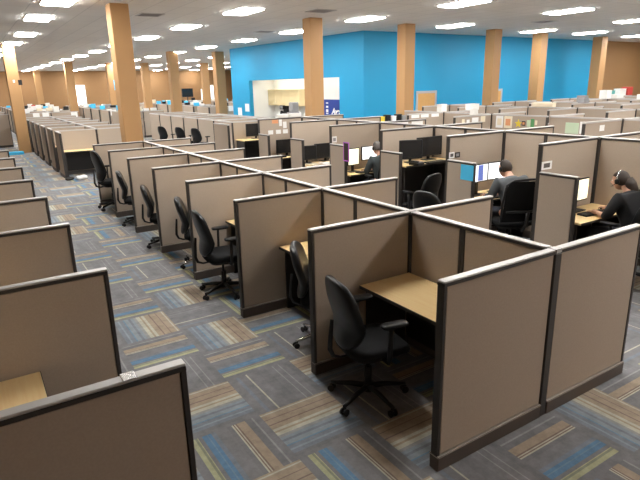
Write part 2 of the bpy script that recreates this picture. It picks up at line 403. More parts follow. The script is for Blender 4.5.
def desk(p0, p1, z, front, label, group, name='desk'):
    """p0,p1 = xy corners; front = which side is open: '-x','+x','-y'"""
    x0, y0 = p0; x1, y1 = p1; w, d = x1 - x0, y1 - y0
    r = thing(name, label, 'desk', (x0, y0, 0), 0, group)
    key = (round(w, 3), round(d, 3), z, front)
    def top():
        b = bm_new(); box(b, 0, 0, z - .026, w, d, z, .004); return mesh_of(b, 'worktop', 'desk_wood')
    def edge():
        b = bm_new()
        if front == '-x': box(b, -.004, 0, z - .030, -.0005, d, z - .002)
        elif front == '+x': box(b, w + .0005, 0, z - .030, w + .004, d, z - .002)
        else: box(b, 0, -.004, z - .030, w, -.0005, z - .002)
        return mesh_of(b, 'edge_band', 'dark_trim')
    def side(k):
        b = bm_new()
        if front == '-y':
            xx = .01 if k == 0 else w - .035; box(b, xx, .06, 0, xx + .025, d - .06, z - .027)
        else:
            yy = .01 if k == 0 else d - .035; box(b, .06, yy, 0, w - .06, yy + .025, z - .027)
        return mesh_of(b, 'support_panel', 'dark_trim')
    def shade():  # black sheet added at the back to stand in for under-desk shade
        b = bm_new()
        if front == '-y': box(b, .04, d - .045, .12, w - .04, d - .025, z - .027)
        elif front == '-x': box(b, w - .045, .04, .12, w - .025, d - .04, z - .027)
        else: box(b, .025, .04, .12, .045, d - .04, z - .027)
        return mesh_of(b, 'shade_panel', 'black_plastic')
    obj('worktop', cached(('dt',) + key, top), r); obj('edge_band', cached(('de',) + key, edge), r)
    for k in (0, 1): obj('support_panel', cached(('ds', k) + key, lambda k=k: side(k)), r)
    obj('shade_panel', cached(('dm',) + key, shade), r)
    return r

# --- row nearest to the aisle
S = 1.471; D = 1.09; H1 = 1.313
for k in range(8):
    y = k * S
    panel('cubicle_divider', (0, y), (D - .036, y), H1, 'tan cubicle divider, %s from camera on the aisle side of the nearest row' % ORD[k], 'dividers of the nearest row', 'ab')
    panel('cubicle_divider', (2 * D, y), (D + .036, y), H1, 'tan cubicle divider, %s from camera on the far side of the nearest row' % ORD[k], 'dividers of the nearest row')
    if k < 7:
        panel('spine_panel', (D, y + .82), (D, y + .0435), H1, 'wider spine panel behind the %s desk bay of the nearest row' % ORD[k], 'spine of the nearest row')
        panel('spine_panel', (D, y + .823), (D, y + S - .0435), H1, 'narrower spine panel behind the %s desk bay of the nearest row' % ORD[k], 'spine of the nearest row')
        desk((.475, y + .045), (D - .045, y + S - .045), .737, '-x', 'maple desk in the %s bay from camera, aisle side of nearest row' % ORD[k], 'desks of the nearest row')
        desk((D + .045, y + .045), (1.70, y + S - .045), .737, '+x', 'maple desk in the %s bay from camera, far side of nearest row' % ORD[k], 'desks of the nearest row')
# --- row along the left edge
for k in range(8):
    y = -.05 + 1.503 * k
    panel('cubicle_divider', (-1.57, y), (-2.66, y), H1, 'brown cubicle divider, %s from camera in the left edge row' % ORD[k], 'dividers of the left edge row', 'ab')
    if k < 7:
        panel('spine_panel', (-2.695, y + .0435), (-2.695, y + 1.459), H1, 'spine panel of the left edge row, %s from camera' % ORD[k], 'spine of the left edge row')
        desk((-2.66, y + .045), (-2.055, y + 1.458), .737, '+x', 'maple desk in the %s bay of the left edge row' % ORD[k], 'desks of the left edge row')
b = bm_new(); box(b, -.028, -.033, 0, .028, .033, .004, .001)
single('cap_clip', b, 'silver', 'small metal joint clip on top of the nearest left divider', 'clip', (-1.80, -.05, H1 + .0005))

# --- taller row where people sit
P = 1.585; H2 = 1.66; XB, XS, XE = 3.83, 5.10, 6.38
YB = lambda k: 2.12 + P * k
for k in range(-1, 6):
    y = YB(k); o = ORD[k + 1]
    panel('tall_divider', (XB, y), (XS - .0485, y), H2, 'tall tan divider, %s from camera on near side of the occupied row' % o, 'tall dividers of the occupied row', 'ab', cw=.094)
    panel('tall_divider', (XE, y), (XS + .050, y), H2, 'tall tan divider, %s from camera on far side of the occupied row' % o, 'tall dividers of the occupied row')
    panel('return_panel', (XB - .012, y - .56), (XB - .012, y - .045), H1, 'low grey return panel facing the aisle, %s from camera in occupied row' % o, 'low return panels of the occupied row')
    if k < 5:
        panel('tall_spine_panel', (XS, y + .80), (XS, y + .049), H2, 'near half of tall spine panel in bay %s from camera, occupied row' % ORD[k + 2], 'tall spine of the occupied row')
        panel('tall_spine_panel', (XS, y + .803), (XS, y + P - .049), H2, 'far half of tall spine panel in bay %s from camera, occupied row' % ORD[k + 2], 'tall spine of the occupied row')
DZ = {-1: .74, 0: .74, 1: .74, 2: 1.09, 3: .74, 4: .74, 5: .74}
for k in range(0, 6):
    y = YB(k)
    lab = {0: 'desk the long haired woman in black is working at', 1: 'desk under the two white screens before the grey shirted man', 2: 'raised standing desk with black monitors and dark space below', 3: 'desk of the person seated farthest away', 4: 'desk covered in beige papers under two black monitors', 5: 'desk under the divider with pinned white notes'}[k]
    desk((XB + .05, y - .62), (XS - .045, y - .045), DZ[k], '-y', lab, 'desks of the occupied row')
    if k > 0: desk((XS + .045, y - .62), (XE - .05, y - .045), .74, '-y', 'desk on the far side of occupied row, %s from camera' % ORD[k], 'desks behind the occupied row')
# lower continuation of that row
H15 = 1.5
far_panel('cubicle_divider', (XB, 11.63), (XS - .03, 11.63), 1.53, 'low tan divider behind the single monitor at the occupied row\'s far end', 'far section dividers')
desk((XB + .05, 11.0), (XS - .05, 11.59), 1.06, '-y', 'raised desk with one monitor at the far end of occupied row', 'desks of the occupied row')
far_panel('return_panel', (XB - .01, 11.86), (XB - .01, 12.86), 1.45, 'grey return panel past the single monitor, last of the occupied row', 'far section side panels')
for k in range(6):
    y = 14.85 + 1.62 * k
    far_panel('return_panel', (5.25, y), (5.25, y + 1.52), H1, 'grey side panel with chairs before it, %s in the row beyond the occupied one' % ORD[k], 'far section side panels')
    far_panel('cubicle_divider', (5.28, y + 1.57), (6.9, y + 1.57), H1, 'divider behind the grey side panels, %s in the row beyond the occupied one' % ORD[k], 'far section dividers')
    far_panel('cubicle_divider', (6.935, y + .02), (6.935, y + 1.6), H1, 'rear panel behind the grey side panels, %s in the row beyond the occupied one' % ORD[k], 'far section dividers')

# --- row beyond the big column
for k in range(7):
    y = 15.6 + 1.75 * k
    far_panel('cubicle_divider', (.0, y), (1.06, y), H1, 'divider facing camera, %s in the row beyond the biggest column' % ORD[k], 'dividers of the row past the column')
    far_panel('cubicle_divider', (2.2, y), (1.13, y), H1, 'far side divider, %s in the row beyond the biggest column' % ORD[k], 'dividers of the row past the column')
    far_panel('return_panel', (-.045, y - .92), (-.045, y + .03), H1, 'dark side panel along aisle, %s in the row beyond the biggest column' % ORD[k], 'aisle side panels of the row past the column')
    if k < 6: far_panel('spine_panel', (1.095, y + .04), (1.095, y + 1.71), H1, 'spine panel, %s in the row beyond the biggest column' % ORD[k], 'spine of the row past the column')
    if k < 2: desk((.04, y - .62), (1.06, y - .04), .737, '-y', 'light desk under the %s divider of row beyond the biggest column' % ORD[k], 'desks of the row past the column')

# --- rows behind on the right
rowdef = [('third row', 7.35, 8.63, 9.90, 0), ('fourth row', 10.87, 12.15, 13.42, 1), ('fifth row', 14.40, 15.66, 16.92, 2), ('sixth row', 17.9, 19.15, 20.4, 3), ('seventh row', 21.4, 22.65, 23.9, 4)]
for rn, xa, xs, xb, k0 in rowdef:
    for k in range(k0, 7):
        y = 2.14 + 1.6 * k; n = ORD[k - k0]
        if rn == 'third row' and k == 6: continue
        H2 = 1.50 if rn == 'third row' and k == 5 else 1.66
        if not (rn == 'third row' and k == 2): far_panel('tall_divider', (xa, y), (xs - .045, y), H2, 'tall divider, %s on near side of the %s back from aisle' % (n, rn), 'tall dividers of the rear rows', post=True)
        far_panel('tall_divider', (xb, y), (xs + .047, y), H2, 'tall divider, %s on far side of the %s back from aisle' % (n, rn), 'tall dividers of the rear rows')
        if k < (6 if rn != 'third row' else 5): far_panel('tall_spine_panel', (xs, y + .047), (xs, y + 1.553), H2, 'tall spine panel, %s in the %s back from aisle' % (n, rn), 'tall spines of the rear rows')
        if not (rn == 'third row' and k == 2): far_panel('return_panel', (xa - .01, y - .56), (xa - .01, y - .045), H1, 'low return panel, %s in the %s back from aisle' % (n, rn), 'return panels of the rear rows')
# --- low row before the kitchenette
for k in range(6):
    y = 14.6 + 1.6 * k
    far_panel('cubicle_divider', (7.2, y), (8.5, y), 1.16, 'divider, %s in the row before the kitchenette opening' % ORD[k], 'dividers before the kitchenette')
    far_panel('spine_panel', (8.53, y), (8.53, y + 1.57), 1.16, 'back panel, %s in the row before the kitchenette opening' % ORD[k], 'back panels before the kitchenette')
# --- far rows
for rn, xa, xs, xb, y0, h in [('far left corner', -3.2, -1.9, -.55, 26.6, 1.48), ('first far', .2, 1.5, 2.8, 29.0, 1.40), ('second far', 4.45, 5.55, 6.6, 26.8, 1.35), ('third far', 9.85, 10.95, 12.05, 28.5, 1.35), ('fourth far', 14.35, 15.5, 16.65, 31.0, 1.35)]:
    for k in range(7):
        y = y0 + 2.6 * k; n = ORD[k]
        far_panel('cubicle_divider', (xa, y), (xs - .03, y), h, 'tan left side divider, %s in the %s row' % (n, rn), 'dividers of the far rows')
        far_panel('cubicle_divider', (xb, y), (xs + .03, y), h, 'tan right side divider, %s in the %s row' % (n, rn), 'dividers of the far rows')
        far_panel('spine_panel', (xs, y + .04), (xs, y + 2.55), h, 'tan spine panel, %s in the %s row' % (n, rn), 'spines of the far rows')
        far_panel('return_panel', (xa - .02, y + .04), (xa - .02, y + 1.9), h, 'pale side panel, %s in the %s row' % (n, rn), 'side panels of the far rows')

# ------------------------------------------------------------------ office chairs (face +x)
def make_chair(label, legmat='black_plastic', backmat='black_leather', kind='task'):
    r = thing('office_chair', label, 'chair', (0, 0, 0), 0, 'black swivel office chairs')
    b = bm_new(); superell(b, .255, .25, .050, .55, .45, 32, 12, lambda p: Vector((p.x, p.y, p.z - (.03 if p.x > .18 else 0) * (p.x - .18) / .07 + .10 * p.y * p.y)), (.03, 0, .485)); obj('seat', mesh_of(b, 'seat', 'black_fabric'), r)
    b = bm_new(); superell(b, .21, .20, .022, .3, .5, 20, 8, None, (.03, 0, .435)); obj('seat_pan', mesh_of(b, 'seat_pan', 'black_plastic'), r)
    if kind == 'task':
        def fn(p):
            z = p.z / .265
            w = 1.0 - .10 * max(0, z) ** 2 - .16 * max(0, -z) ** 2
            return Vector((p.x - .10 * p.z - .10 * z * z * .25 + .55 * p.y * p.y + .035 * math.exp(-((z + .35) / .4) ** 2), p.y * w, p.z))
        b = bm_new(); superell(b, .048, .245, .275, .62, .55, 34, 20, fn, (-.235, 0, .79)); obj('backrest', mesh_of(b, 'backrest', backmat), r)
        b = bm_new(); tube(b, [(-.06, 0, .425), (-.24, 0, .415), (-.30, 0, .44), (-.325, 0, .50), (-.318, 0, .60), (-.305, 0, .74)], [.016, .018, .02, .02, .018, .014], 10, .55); obj('back_bracket', mesh_of(b, 'back_bracket', 'black_plastic'), r)
    else:
        b = bm_new()
        pts = [(-.25, -.27, .56), (-.30, -.29, .80), (-.335, -.27, 1.06), (-.345, -.18, 1.115), (-.35, 0, 1.125), (-.345, .18, 1.115), (-.335, .27, 1.06), (-.30, .29, .80), (-.25, .27, .56), (-.245, .0, .545), (-.25, -.27, .56)]
        tube(b, pts, .016, 8); br = obj('backrest_frame', mesh_of(b, 'backrest_frame', 'black_plastic'), r)
        b = bm_new()
        N = 14
        g = [[bm_v for bm_v in ()] for _ in range(0)]
        rows = []
        for a in range(N + 1):
            z = .56 + .55 * a / N; w = .275 - .06 * max(0, (z - 1.0) / .12) ** 2
            rows.append([(-.25 - .17 * (z - .56) - .02 - .06 * (1 - (c / 5 - 1) ** 2) * .6, w * (c / 5 - 1), z) for c in range(11)])
        fr = [[b.verts.new(p) for p in row] for row in rows]; bk = [[b.verts.new((p[0] - .008, p[1], p[2])) for p in row] for row in rows]
        for a in range(N):
            for c in range(10):
                b.faces.new((fr[a][c], fr[a][c + 1], fr[a + 1][c + 1], fr[a + 1][c])); b.faces.new((bk[a][c], bk[a + 1][c], bk[a + 1][c + 1], bk[a][c + 1]))
        for a in range(N):
            b.faces.new((fr[a][0], fr[a + 1][0], bk[a + 1][0], bk[a][0])); b.faces.new((fr[a][10], bk[a][10], bk[a + 1][10], fr[a + 1][10]))
        for c in range(10):
            b.faces.new((fr[0][c], bk[0][c], bk[0][c + 1], fr[0][c + 1])); b.faces.new((fr[N][c], fr[N][c + 1], bk[N][c + 1], bk[N][c]))
        obj('backrest_mesh', mesh_of(b, 'backrest_mesh', 'black_fabric'), r)
        b = bm_new(); tube(b, [(-.30, -.24, .70), (-.375, 0, .70), (-.30, .24, .70)], .018, 8); tube(b, [(-.06, 0, .425), (-.28, 0, .42), (-.36, 0, .52), (-.375, 0, .70)], .022, 8); obj('back_bracket', mesh_of(b, 'back_bracket', 'black_plastic'), r)
    for s in (-1, 1):
        b = bm_new(); tube(b, [(.02, s * .15, .43), (.03, s * .275, .435), (.035, s * .285, .50), (.045, s * .285, .728)], [.016, .018, .022, .020], 10, .7); a = obj('armrest', mesh_of(b, 'armrest', 'black_plastic'), r)
        b = bm_new(); superell(b, .108, .045, .018, .5, .5, 22, 8, None, (.07, s * .285, .745)); obj('arm_pad', mesh_of(b, 'arm_pad', 'black_leather'), a)
    b = bm_new(); cyl(b, (0, 0, .10), (0, 0, .28), .028); cyl(b, (0, 0, .281), (0, 0, .412), .016); box(b, -.09, -.06, .40, .09, .06, .432, .01); obj('gas_lift', mesh_of(b, 'gas_lift', 'black_plastic'), r)
    b = bm_new(); cyl(b, (0, 0, .075), (0, 0, .135), .05, .04, 18); obj('base_hub', mesh_of(b, 'base_hub', 'black_plastic'), r)
    for k in range(5):
        a = 2 * PI * k / 5 + 1.117; ca, sa = math.cos(a), math.sin(a)
        b = bm_new(); tube(b, [(ca * .035, sa * .035, .108), (ca * .15, sa * .15, .103), (ca * .26, sa * .26, .082), (ca * .315, sa * .315, .078)], [.030, .026, .021, .017], 10, .8); lg = obj('base_leg', mesh_of(b, 'base_leg', legmat), r)
        b = bm_new(); c = Vector((ca * .30, sa * .30, .029)); t = Vector((-sa, ca, 0)); rd = Vector((ca, sa, 0))
        for s in (-1, 1): cyl(b, c + rd * .012 + t * s * .012, c + rd * .012 + t * s * .028, .028, n=16)
        cyl(b, c + Vector((0, 0, .0)) + rd * .0, c + Vector((0, 0, .045)), .009, n=8); cyl(b, c + rd * .012 - t * .012, c + rd * .012 + t * .012, .010, n=8)
        obj('caster', mesh_of(b, 'caster', 'black_plastic'), lg)
    return r
chair = make_chair('black office chair in the nearest bay, beside the closest maple desk'); chair.location = (.17, .91, 0); chair.rotation_euler = (0, 0, -.19)
chair2 = make_chair('black leather chair with silver legs, half hidden by the second divider', 'silver'); chair2.location = (.435, 1.94, 0); chair2.rotation_euler = (0, 0, -.62); chair2.scale = (1, 1, .95)
dup(chair, (.15, 3.76, 0), -.12, 'black office chair with both arms in view, third along the aisle')
c4 = dup(chair2, (.33, 4.98, 0), -.35, 'black chair with silver legs, fourth along the aisle'); c4.scale = (1, 1, .93)
c5 = dup(chair, (.22, 6.29, 0), -.30, 'black chair, fifth along the aisle, mostly hidden by dividers'); c5.scale = (1, 1, .93)
c6 = dup(chair, (.24, 8.02, 0), -.25, 'black chair, sixth along the aisle, only its back in view'); c6.scale = (1, 1, .95)
c7 = dup(chair, (.17, 9.72, 0), .12, 'tall black chair turned away, seventh and last along the aisle'); c7.scale = (1.05, 1.05, 1.17)
cr = dup(chair, (3.98, 4.40, 0), 1.75, 'black chair before the raised standing desk'); cr.scale = (.97, .97, .96)
dup(chair, (2.98, 3.02, 0), .10, 'black chair with round back poking above the second divider, centre aisle')
dup(chair, (4.55, 10.62, 0), 1.5, 'black chair at the raised desk with a single monitor')
dup(chair, (4.40, 1.20, 0), 1.5, 'black chair the woman in black sits on')
dup(chair, (4.36, 5.85, 0), 1.45, 'black chair of the person seated farthest away')
for k, (x, y, a, lab) in enumerate([(4.80, 16.7, .35, 'black chair before grey side panels, rightmost of three'), (4.55, 17.7, .35, 'black chair before grey side panels, middle of three'), (4.22, 18.75, .35, 'black chair before grey side panels, leftmost of three')]):
    dup(chair, (x, y, 0), a, lab)
mchair = make_chair('large mesh backed black chair the grey shirted man sits on', 'black_plastic', 'black_fabric', 'mesh'); mchair.location = (4.12, 2.70, 0); mchair.rotation_euler = (0, 0, 1.2); mchair.scale = (1.08, 1.16, 1.03)

# ------------------------------------------------------------------ desk equipment
def make_monitor(label, scr, w=.52, h=.32, up=.13):
    r = thing('monitor', label, 'monitor', (0, 0, 0), 0, 'computer monitors')     # faces -y
    b = bm_new(); box(b, -w / 2, -.012, up, w / 2, .022, up + h, .006); obj('bezel', mesh_of(b, 'bezel', 'black_plastic'), r)
    b = bm_new(); box(b, -w / 2 + .015, -.0145, up + .017, w / 2 - .015, -.0125, up + h - .015); s = obj('screen', mesh_of(b, 'screen', scr), r)
    b = bm_new(); box(b, -.03, .012, .01, .03, .04, .25, .004); obj('stand_neck', mesh_of(b, 'stand_neck', 'black_plastic'), r)
    b = bm_new(); box(b, -.12, -.07, 0, .12, .10, .012, .004); obj('stand_base', mesh_of(b, 'stand_base', 'black_plastic'), r)
    return r
moff = make_monitor('black monitor turned off, right of the pair on the raised desk', 'screen_off', .60, .34, .07); moff.location = (4.715, 5.0, 1.0905)
ml = dup(moff, (4.21, 4.93, 1.0905), -.30, 'black monitor turned off, left of the pair on the raised desk'); ml.scale = (.72, 1, .96)
mw = make_monitor('lit monitor with white window before the grey shirted man', 'screen_white', .44, .28, .20); mw.location = (4.70, 3.45, .7405); mw.rotation_euler.z = -.12
m2 = dup(mw, (4.25, 3.45, .7405), .06, 'lit monitor with blue and white windows left of the grey shirted man')
b = bm_new(); box(b, -.02, -.0165, .225, .10, -.0148, .46); obj('window_pattern', mesh_of(b, 'window_pattern', 'screen_blue'), m2)
m3 = make_monitor('lit cream monitor beside the woman in black', 'screen_cream', .46, .30); m3.location = (4.45, 1.93, .7405); m3.rotation_euler.z = .05
m4 = make_monitor('lit cream monitor left of the farthest seated person', 'screen_cream', .30, .34); m4.location = (4.18, 6.58, .7405); m4.rotation_euler.z = .1
dup(mw, (4.62, 6.60, .7405), 0, 'lit white monitor behind the farthest seated person')
ml = dup(moff, (4.13, 8.27, .7405), -.2, 'black monitor, left of the pair over beige papers'); ml.scale = (.78, 1, .95)
dup(moff, (4.64, 8.28, .7405), 0, 'black monitor, right of the pair over beige papers')
dup(moff, (4.40, 11.35, 1.0605), 0, 'single black monitor at far end of the occupied row')
dup(moff, (4.45, 9.75, .7405), 0, 'black monitor under the pinned white notes')
def make_keyboard(label):
    r = thing('keyboard', label, 'keyboard', (0, 0, 0), 0, 'computer keyboards')
    b = bm_new(); box(b, -.22, -.075, 0, .22, .075, .02, .006); obj('body', mesh_of(b, 'body', 'black_plastic'), r)
    b = bm_new()
    for a in range(14):
        for c in range(5): box(b, -.205 + a * .0293, -.06 + c * .025, .0205, -.205 + a * .0293 + .025, -.06 + c * .025 + .021, .026)
    obj('keys', mesh_of(b, 'keys', 'dark_trim'), r)
    return r
kb = make_keyboard('black keyboard in front of the woman in black'); kb.location = (4.46, 1.70, .7405); kb.rotation_euler.z = -.1
dup(kb, (4.42, 3.16, .7405), -.1, 'black keyboard under the grey shirted man\'s hands')
dup(kb, (4.55, 4.68, 1.0905), .05, 'black keyboard on the raised standing desk')
dup(kb, (4.33, 6.35, .7405), 0, 'black keyboard of the farthest seated person')
def make_mouse(label, loc):
    r = thing('computer_mouse', label, 'mouse', loc, 0, 'computer mice')
    b = bm_new(); superell(b, .032, .055, .018, .8, .8, 16, 8, None, (0, 0, .018)); obj('shell', mesh_of(b, 'shell', 'black_plastic'), r)
    b = bm_new(); cyl(b, (-.004, .03, .033), (.004, .03, .033), .008); obj('scroll_wheel', mesh_of(b, 'scroll_wheel', 'grey_box'), r)
    return r
make_mouse('black mouse under the hand of woman in black', (4.78, 1.74, .7405))
mm = make_mouse('black mouse lying on the raised standing desk', (4.92, 4.66, 1.0905))
def make_phone(label, loc, rz=0):
    r = thing('desk_phone', label, 'telephone', loc, rz, 'desk phones')
    b = bm_new(); box(b, -.09, -.1, 0, .09, .1, .045, .008); obj('body', mesh_of(b, 'body', 'black_plastic'), r)
    b = bm_new(); box(b, -.085, -.09, .047, -.04, .09, .075, .012, 2); obj('handset', mesh_of(b, 'handset', 'black_plastic'), r)
    b = bm_new(); box(b, -.02, -.07, .046, .07, .03, .049); obj('keypad', mesh_of(b, 'keypad', 'grey_box'), r)
    return r
make_phone('black desk phone left of keyboard on the raised desk', (4.12, 4.68, 1.0905), .2)
make_phone('black desk phone under the pinned white notes', (4.2, 9.6, .7405), .1)

# papers and pinned things (thin sheets at their own places)
def sheet(mat, label, p0, p1, th=.003, name='paper_sheet', cat='paper', group='papers pinned on panels', pic=None, frame=None):
    """axis-aligned sheet from corner p0 to p1"""
    c = [(a + d) / 2 for a, d in zip(p0, p1)]; h = [max(th / 2, abs(a - d) / 2) for a, d in zip(p0, p1)]
    b = bm_new(); box(b, -h[0], -h[1], -h[2], h[0], h[1], h[2])
    r = single(name, b, mat, label, cat, c, 0, group)
    if pic:
        k = 0 if h[0] < h[1] else 1
        b = bm_new(); n = [h[0] * .6, h[1] * .6, h[2] * .55]
        off = [0, 0, 0]; off[k] = -h[k] - .0008; n[k] = .0006
        box(b, off[0] - n[0], off[1] - n[1], off[2] - n[2], off[0] + n[0], off[1] + n[1], off[2] + n[2]); obj('printed_picture', mesh_of(b, 'printed_picture', pic), r)
    return r
def wallsheet(lab, y, z0, z1):
    p = bw(y); b = bm_new(); box(b, -.002, -.2, z0, .002, .2, z1)
    single('paper_sheet', b, 'paper', lab, 'paper', (p.x - .004, p.y, 0), math.atan2(.75, 10.05), 'papers pinned on panels')
xf = XB - .012 - .0300
sheet('paper_blue', 'bright blue paper pinned on the grey return panel left of the grey shirted man', (xf, 3.38, 1.05), (xf, 3.14, 1.272))
sheet('paper', 'small photo print at left, above the panel with blue paper', (3.84, 3.672, 1.32), (3.95, 3.672, 1.41), pic='hair_grey', name='photo_print', cat='photo')
sheet('black_plastic', 'small dark photo print right beside the pale one, above blue paper', (3.965, 3.672, 1.32), (4.07, 3.672, 1.40), pic='grey_box', name='photo_print', cat='photo')
sheet('paper', 'photo print pinned over the return panel near the woman in black', (3.85, 2.092, 1.325), (4.06, 2.092, 1.43), pic='hair_grey', name='photo_print', cat='photo')
sheet('paper', 'small white card pinned over the return panel of the farthest seated person', (3.86, 6.847, 1.32), (3.97, 6.847, 1.44), pic='grey_box')
r = thing('hanging_frame', 'dark picture in purple border hanging on return panel by farthest person', 'frame', (XB - .012 - .041, 6.25, 1.20))
b = bm_new(); box(b, -.006, -.07, -.16, .006, .07, .16); obj('picture', mesh_of(b, 'picture', 'hair_brown'), r)
b = bm_new(); box(b, -.008, -.09, -.18, .004, -.0705, .18); box(b, -.008, .0705, -.18, .004, .09, .18); box(b, -.008, -.0705, .1605, .004, .0705, .18); box(b, -.008, -.0705, -.18, .004, .0705, -.1605); obj('border', mesh_of(b, 'border', 'purple'), r)
yv = YB(5) - .028
for k, (x0, x1) in enumerate([(4.08, 4.22), (4.30, 4.44), (4.50, 4.64)]):
    sheet('paper', 'white note pinned low on tall divider, %s of a line of three' % ['left', 'middle', 'right'][k], (x0, yv, 1.27), (x1, yv, 1.37))
sheet('paper', 'white tall note near top of the divider with three notes', (4.40, yv, 1.46), (4.48, yv, 1.62))
sheet('paper', 'white tall note just below and right of the top one', (4.51, yv, 1.40), (4.61, yv, 1.56))
sheet('paper_orange', 'orange brown note at the top left of note covered divider', (4.20, yv, 1.53), (4.37, yv, 1.62))
xp = 8.602; xq = 8.600
sheet('paper', 'white poster on the rear spine panel, left of the orange poster', (xp, 6.77, 1.34), (xp, 6.56, 1.62), pic='paper_warm', name='poster', cat='poster')
sheet('paper_warm', 'poster with an orange picture, right of the white poster', (xp, 6.53, 1.34), (xp, 6.30, 1.62), pic='paper_orange', name='poster', cat='poster')
b = bm_new()
vs = [b.verts.new((dx, .10 * (1 if a % 2 == 0 else .45) * math.sin(2 * PI * a / 10), .10 * (1 if a % 2 == 0 else .45) * math.cos(2 * PI * a / 10))) for dx in (-.004, .004) for a in range(10)]
b.faces.new(vs[:10]); b.faces.new(vs[10:][::-1])
for a in range(10): b.faces.new((vs[a], vs[(a + 1) % 10], vs[10 + (a + 1) % 10], vs[10 + a]))
single('star_cutout', b, 'yellow', 'yellow star cut-out pinned right of the orange poster', 'decoration', (8.597, 6.12, 1.46))
sheet('black_plastic', 'small dark photo between yellow star and green card', (xp, 6.03, 1.42), (xp, 5.93, 1.52), pic='paper_orange', name='photo_print', cat='photo')
sheet('paper_green', 'pale green card right of the small dark photo', (xp, 5.89, 1.40), (xp, 5.80, 1.55))
sheet('green', 'dark green card between two pale cards', (xp, 5.79, 1.40), (xp, 5.70, 1.58))
sheet('paper_warm', 'small pale card rightmost beside the dark green card', (xp, 5.68, 1.45), (xp, 5.62, 1.55))
sheet('paper_green', 'large pale green sheet pinned on spine behind the woman\'s divider', (xp, 4.92, 1.31), (xp, 4.61, 1.54))
sheet('paper', 'crumpled white sheet right beside the large pale green one', (xp, 4.59, 1.32), (xp, 4.46, 1.57))
sheet('paper', 'single white note in the middle of a rear tall divider', (7.83, 2.14 + 1.6 - .03, 1.47), (7.99, 2.14 + 1.6 - .03, 1.58))
wallsheet('white sheet on blue wall left of the kitchenette, lower one', 23.5, 1.05, 1.42)
wallsheet('white sheet on blue wall left of the kitchenette, upper one', 22.75, 1.25, 1.62)
sheet('paper_blue', 'blue and white sign on a far column left of biggest column', (7.05, 39.24, 2.4), (7.3, 39.24, 3.1), name='column_sign', cat='sign', pic='paper', group='signs on columns')
sheet('black_plastic', 'small dark sign on the left aisle column', (-.18, 23.362, 2.70), (-.04, 23.362, 2.90), name='column_sign', cat='sign', group='signs on columns')
sheet('paper', 'small white switch plate beside dark sign on left aisle column', (-.36, 23.362, 2.80), (-.29, 23.362, 2.90), name='switch_plate', cat='switch', group='signs on columns')
sheet('paper', 'white sheet on the right side of the biggest column', (1.286, 10.98, 1.25), (1.286, 11.12, 1.75))
# loose beige papers
for k, (x, y, a, m) in enumerate([(4.10, 7.97, .1, 'paper_warm'), (4.43, 7.95, -.1, 'paper'), (4.76, 7.97, .08, 'paper_warm')]):
    b = bm_new(); box(b, -.12, -.15, 0, .12, .15, .012); single('paper_stack', b, m, 'stack of beige paper on desk under the two black monitors, %s' % ['left', 'middle', 'right'][k], 'paper', (x, y, .7405), a, 'paper stacks')

# white trays and boxes on panel tops of the rear rows
def tray(x, y, w, d, h, m, lab, z=H2, rz=0, name='storage_box', cat='box', g='boxes on top of panels'):
    b = bm_new(); box(b, -w / 2, -d / 2, 0, w / 2, d / 2, h, .006)
    r = single(name, b, m, lab, cat, (x, y, z + .001), rz, g)
    b = bm_new(); box(b, -w / 2 - .006, -d / 2 - .006, h + .0005, w / 2 + .006, d / 2 + .006, h + .018, .004); obj('lid', mesh_of(b, 'lid', m), r)
    return r
tray(4.50, 10.05, .30, .12, .07, 'white_paint', 'white flat box on the note covered divider, left one')
tray(4.86, 10.05, .30, .12, .07, 'white_paint', 'white flat box on the note covered divider, right one')
for k, x in enumerate([7.45, 7.78, 8.15]): sheet('paper', 'white strip under the top edge of a third row divider, %s of three' % ['left', 'middle', 'right'][k], (x, 8.54 - .028, 1.55), (x + .27, 8.54 - .028, 1.63))
for k, x in enumerate([5.52, 5.95]): sheet('paper', 'white strip on the divider behind the raised desk monitors, %s of two' % ['left', 'right'][k], (x, YB(3) - .028, 1.53), (x + .33, YB(3) - .028, 1.62))
for k, (x, w_, z0, z1, m) in enumerate([(7.58, .09, 1.42, 1.58, 'paper_warm'), (7.74, .10, 1.42, 1.56, 'paper'), (7.92, .22, 1.44, 1.60, 'paper'), (8.22, .16, 1.48, 1.62, 'paper_warm')]):
    sheet(m, '%s on the third row divider, %s of four' % (['narrow cream card', 'small white card', 'wide white sheet', 'cream sheet'][k], ORD[k].replace('nearest', 'first')), (x, 6.94 - .028, z0), (x + w_, 6.94 - .028, z1))
r = thing('overhead_bin', 'grey overhead bin on the third row divider below the blue wall corner', 'bin', (7.98, 9.955, 1.12), 0)
b = bm_new(); box(b, -.5, -.15, 0, .5, .15, .28, .01); obj('body', mesh_of(b, 'body', 'grey_box'), r)
b = bm_new(); box(b, -.49, -.165, .01, .49, -.1505, .27); obj('door', mesh_of(b, 'door', 'dark_trim'), r)
for k, (x, m) in enumerate([(7.60, 'yellow'), (7.82, 'black_plastic'), (8.02, 'paper'), (8.22, 'black_plastic'), (8.40, 'grey_box')]):
    tray(x, 9.93, .15, .16, .12 + .04 * (k % 2), m, '%s box on the grey overhead bin, %s from left' % (['yellow', 'black', 'white', 'black', 'grey'][k], ORD[k].replace('nearest', 'first')), z=1.40)
tray(8.63, 8.62, .20, .18, .18, 'white_paint', 'white cube box on third row panel right of the blue wall door')
tray(12.15, 8.0, .16, .7, .10, 'paper_warm', 'long cream box lying on rear spine panel before the blue wall')
tray(9.72, 8.54, .34, .2, .15, 'white_paint', 'white box on third row far divider left of the door column')
tray(15.66, 9.0, .2, .3, .2, 'grey_box', 'grey box on fifth row spine panel')
tray(19.0, 10.14, .34, .3, .30, 'white_paint', 'white box at foot of the rightmost blue wall column')
tray(19.8, 10.14, .5, .3, .12, 'white_paint', 'flat white box right of the rightmost blue wall column')
